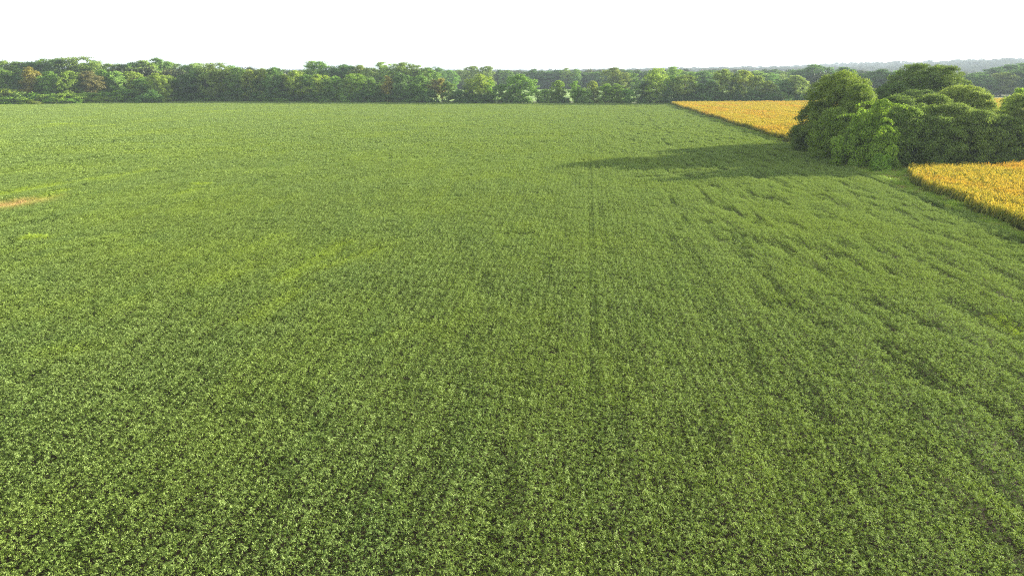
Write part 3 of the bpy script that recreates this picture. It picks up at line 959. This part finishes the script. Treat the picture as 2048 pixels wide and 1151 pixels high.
# the vine covered tree
def vine_mesh(seed, H, rad, nl, leaf):
    rng = np.random.default_rng(seed)
    C, rb = [], []
    cols = 16
    for c_ in range(cols):                     # leafy cascades of different height, broken by gaps
        a = c_ * 2.39996 + rng.normal() * 0.3; r = rad * math.sqrt((c_ + .1) / cols)
        hx = H * (1 - 0.30 * (r / rad)) * (rng.uniform(0.45, 1.0) if c_ > 1 else 1.0)
        q_ = rng.uniform(0.7, 1.0)
        z = hx - q_ * 1.1
        x_, y_ = math.cos(a) * r * 0.8, math.sin(a) * r * 0.8
        while z > 0.3:
            if rng.random() > 0.18:
                C.append((x_, y_, z)); rb.append(q_)
            x_ += rng.normal() * 0.45; y_ += rng.normal() * 0.45
            z -= q_ * rng.uniform(0.6, 1.2)
            q_ = rng.uniform(0.55, 1.75)
    for c_ in range(9):                        # arching sprays that stick out of the top half
        a = rng.uniform(0, 6.28); z = H * rng.uniform(0.5, 0.9); L_ = rad * rng.uniform(0.9, 1.35)
        for t in np.linspace(0.2, 1, 8):
            C.append((math.cos(a) * L_ * t, math.sin(a) * L_ * t, z + math.sin(t * 2.6) * 0.9 - t * 0.5)); rb.append(0.42 - 0.2 * t)
    C = np.array(C); rb = np.array(rb)
    w = rb ** 2 / (rb ** 2).sum()
    idx = rng.choice(len(C), nl, p=w)
    d = unit(unit(rng.normal(size=(nl, 3))) + np.array([0, 0, 0.3]))
    lump = 1 + 0.4 * (vnoise(d[:, 0] * 3 + idx * 3.1, d[:, 2] * 3 + idx, seed) - 0.5)
    P = C[idx] + d * (rb[idx] * lump * rng.uniform(0.8, 1.05, nl))[:, None] * np.array([1, 1, 1.15])
    P[:, 2] = np.maximum(P[:, 2], 0.1)
    N = unit(d + rng.normal(size=(nl, 3)) * 0.45)
    V, F = quads(P, N, leaf * rng.uniform(0.6, 1.2, nl), 0.7, rng, 0.1)
    br = rng.random(len(C))
    return mesh_np("crown", V, F, M_LEAF, attrs={'rnd': np.clip(br[idx] * .5 + rng.random(nl) * .5, 0, 1)}), C, rb


for i, (px, ty, y, rad, col, lb) in enumerate([
    (1765, 196, 150, 3.9, (0.150, 0.235, 0.026), "bright green tree draped to the ground in leafy vines"),
    (1722, 214, 155, 4.0, (0.128, 0.205, 0.026), "green tree with arching vine sprays left of the draped tree"),
    (1765, 312, 144.5, 1.5, (0.130, 0.230, 0.025), "small round bright bush at the foot of the draped tree")]):
    x, z = ray_x(px, ty, y)
    cm, C, rb = vine_mesh(900 + i, z, rad, int(9000 * rad) if i < 2 else 5000, 0.19)
    tm = trunk_mesh(950 + i, z * 0.55, C[C[:, 2] < z * 0.5], rb, 0.25 if i < 2 else 0.06)
    place_tree('tree' if i < 2 else 'bush', cm, tm, (x, y, 0), 0, (1, 1, 1), col, lb, 'tree' if i < 2 else 'bush')

# ------------------------------------------------------------------ undergrowth and far woods (uncountable)
under = hidden_collection("undergrowth_clump", [crown_mesh(1000 + i, 2.6, 2.2, 0.0, 'dome', 14, 900, 0.26, blob=(0.28, 0.45), mat=M_UNDER)[0] for i in range(5)])
rng = np.random.default_rng(3)
ux = rng.uniform(-300, 300, 520)
uy = line_y(ux) + rng.uniform(1.5, 12, 520)
P = np.stack([ux, uy, ux * 0], 1)
upx = 1024 + ux / 540 * FPX
keep = (upx < 860) | (upx > 1300) | (rng.random(520) < 0.30)
P = P[keep]; n = len(P)
scatter("undergrowth", P, under, rng.integers(0, 5, n), rng.uniform(0, 6.28, n), rng.uniform(0.6, 1.5, (n, 1)) * np.where(keep[keep] & (upx[keep] > 860) & (upx[keep] < 1300), 0.55, 1.0)[:, None] * np.ones((1, 3)),
        {'yel': rng.random(n) * 0.15, 'brn': np.zeros(n)}, M_UNDER, "dark undergrowth beneath the line of trees")
ppx = rng.uniform(-60, 300, 420)
yv = np.array([shrub_y(p) for p in ppx]) + rng.uniform(-2, 14, 420)
xv = (ppx - 1024) / FPX * yv / CP * 0.965
P = np.stack([xv, yv, xv * 0], 1); n = len(P)
scatter("undergrowth", P, under, rng.integers(0, 5, n), rng.uniform(0, 6.28, n), rng.uniform(0.7, 1.4, (n, 1)) * np.array([[1, 1, 0.9]]),
        {'yel': rng.uniform(0.25, 1.0, n), 'brn': np.zeros(n)}, M_UNDER, "bright weeds banked along the left corner of the field")
yv = rng.uniform(150, 200, 260); xv = edge_x(yv) + 3.0 + rng.uniform(0, 1, 260) ** 1.6 * 95
P = np.stack([xv, yv, xv * 0], 1); n = len(P)
scatter("undergrowth", P, under, rng.integers(0, 5, n), rng.uniform(0, 6.28, n), rng.uniform(0.5, 1.1, (n, 1)) * np.ones((1, 3)),
        {'yel': rng.random(n) * 0.3, 'brn': np.zeros(n)}, M_UNDER, "undergrowth under the trees of the right clump")

wood = hidden_collection("wood_tree", [crown_mesh(1100 + i, 20, 8.0, 1.0, ('round', 'dome', 'oval')[i % 3], 22, 1100, 1.0, blob=(0.26, 0.42), mat=M_WOODLEAF)[0] for i in range(8)])


def woods(n, y0, y1, a0, a1, seed, label, hs=1.0, hue=0.5, thin=0.0, zoff=0.0):
    rng = np.random.default_rng(seed)
    y = y0 + (y1 - y0) * rng.random(n); a = rng.uniform(a0, a1, n)
    x = a * y
    k_ = vnoise(x / 160, y / 160, seed) > thin
    x, y = x[k_], y[k_]; n = len(x)
    z = hill_z(x, y)
    P = np.stack([x, y, z + zoff], 1)
    s = rng.uniform(0.75, 1.15, (n, 1)) * (1.0 + 0.9 * (y[:, None] > 2300)) * np.array([[1, 1, 1.0]]); s[:, 2] /= (1.0 + 0.9 * (y > 2300)); s[:, 2] *= hs * rng.uniform(0.8, 1.15, n)
    scatter("woods", P, wood, rng.integers(0, 8, n), rng.uniform(0, 6.28, n), s,
            {'hue': np.clip(hue + rng.normal(size=n) * 0.3, 0, 1)}, M_WOODLEAF, label)


woods(1300, 560, 900, -0.95, -0.36, 61, "dense wood behind the left tree line", 0.95, 0.5)
woods(700, 700, 1000, -0.36, -0.14, 62, "wood behind the middle of the tree line", 0.85, 0.5)
woods(1500, 950, 1150, -0.40, 0.50, 63, "wood behind the far line across the pale field", 0.95, 0.4)
woods(2600, 1400, 2100, -0.5, 0.9, 64, "hazy wood stretching along the horizon", 0.9, 0.4, 0.35)
woods(2800, 2400, 3300, -0.7, 0.95, 65, "pale distant wood on the horizon", 1.15, 0.3, 0.2)
woods(4200, 3400, 5600, -0.7, 0.95, 66, "faint blue wood on the far hills", 1.15, 0.3, 0.1)
woods(420, 640, 800, 0.42, 0.75, 67, "hazy wood before the right hills", 0.8, 0.3, 0.3)

# ------------------------------------------------------------------ haze
hz = NT("haze")
pv = hz.n('VolumePrincipled', {'Color': (0.50, 0.61, 0.72, 1), 'Density': 0.00015, 'Anisotropy': 0.1})
hz.t.links.new(pv.outputs[0], hz.out.inputs['Volume'])
x0, x1, y0, y1, z0, z1 = -9500, 9500, -700, 14500, -1.0, 160.0
V = [(x, y, z) for x in (x0, x1) for y in (y0, y1) for z in (z0, z1)]
F = [(0, 1, 3, 2), (4, 6, 7, 5), (0, 4, 5, 1), (2, 3, 7, 6), (0, 2, 6, 4), (1, 5, 7, 3)]
hme = bpy.data.meshes.new("haze"); hme.from_pydata(V, [], F); hme.materials.append(hz.m)
haze = link(bpy.data.objects.new("haze", hme))
tag(haze, "thin pale summer haze over the fields", kind='stuff')
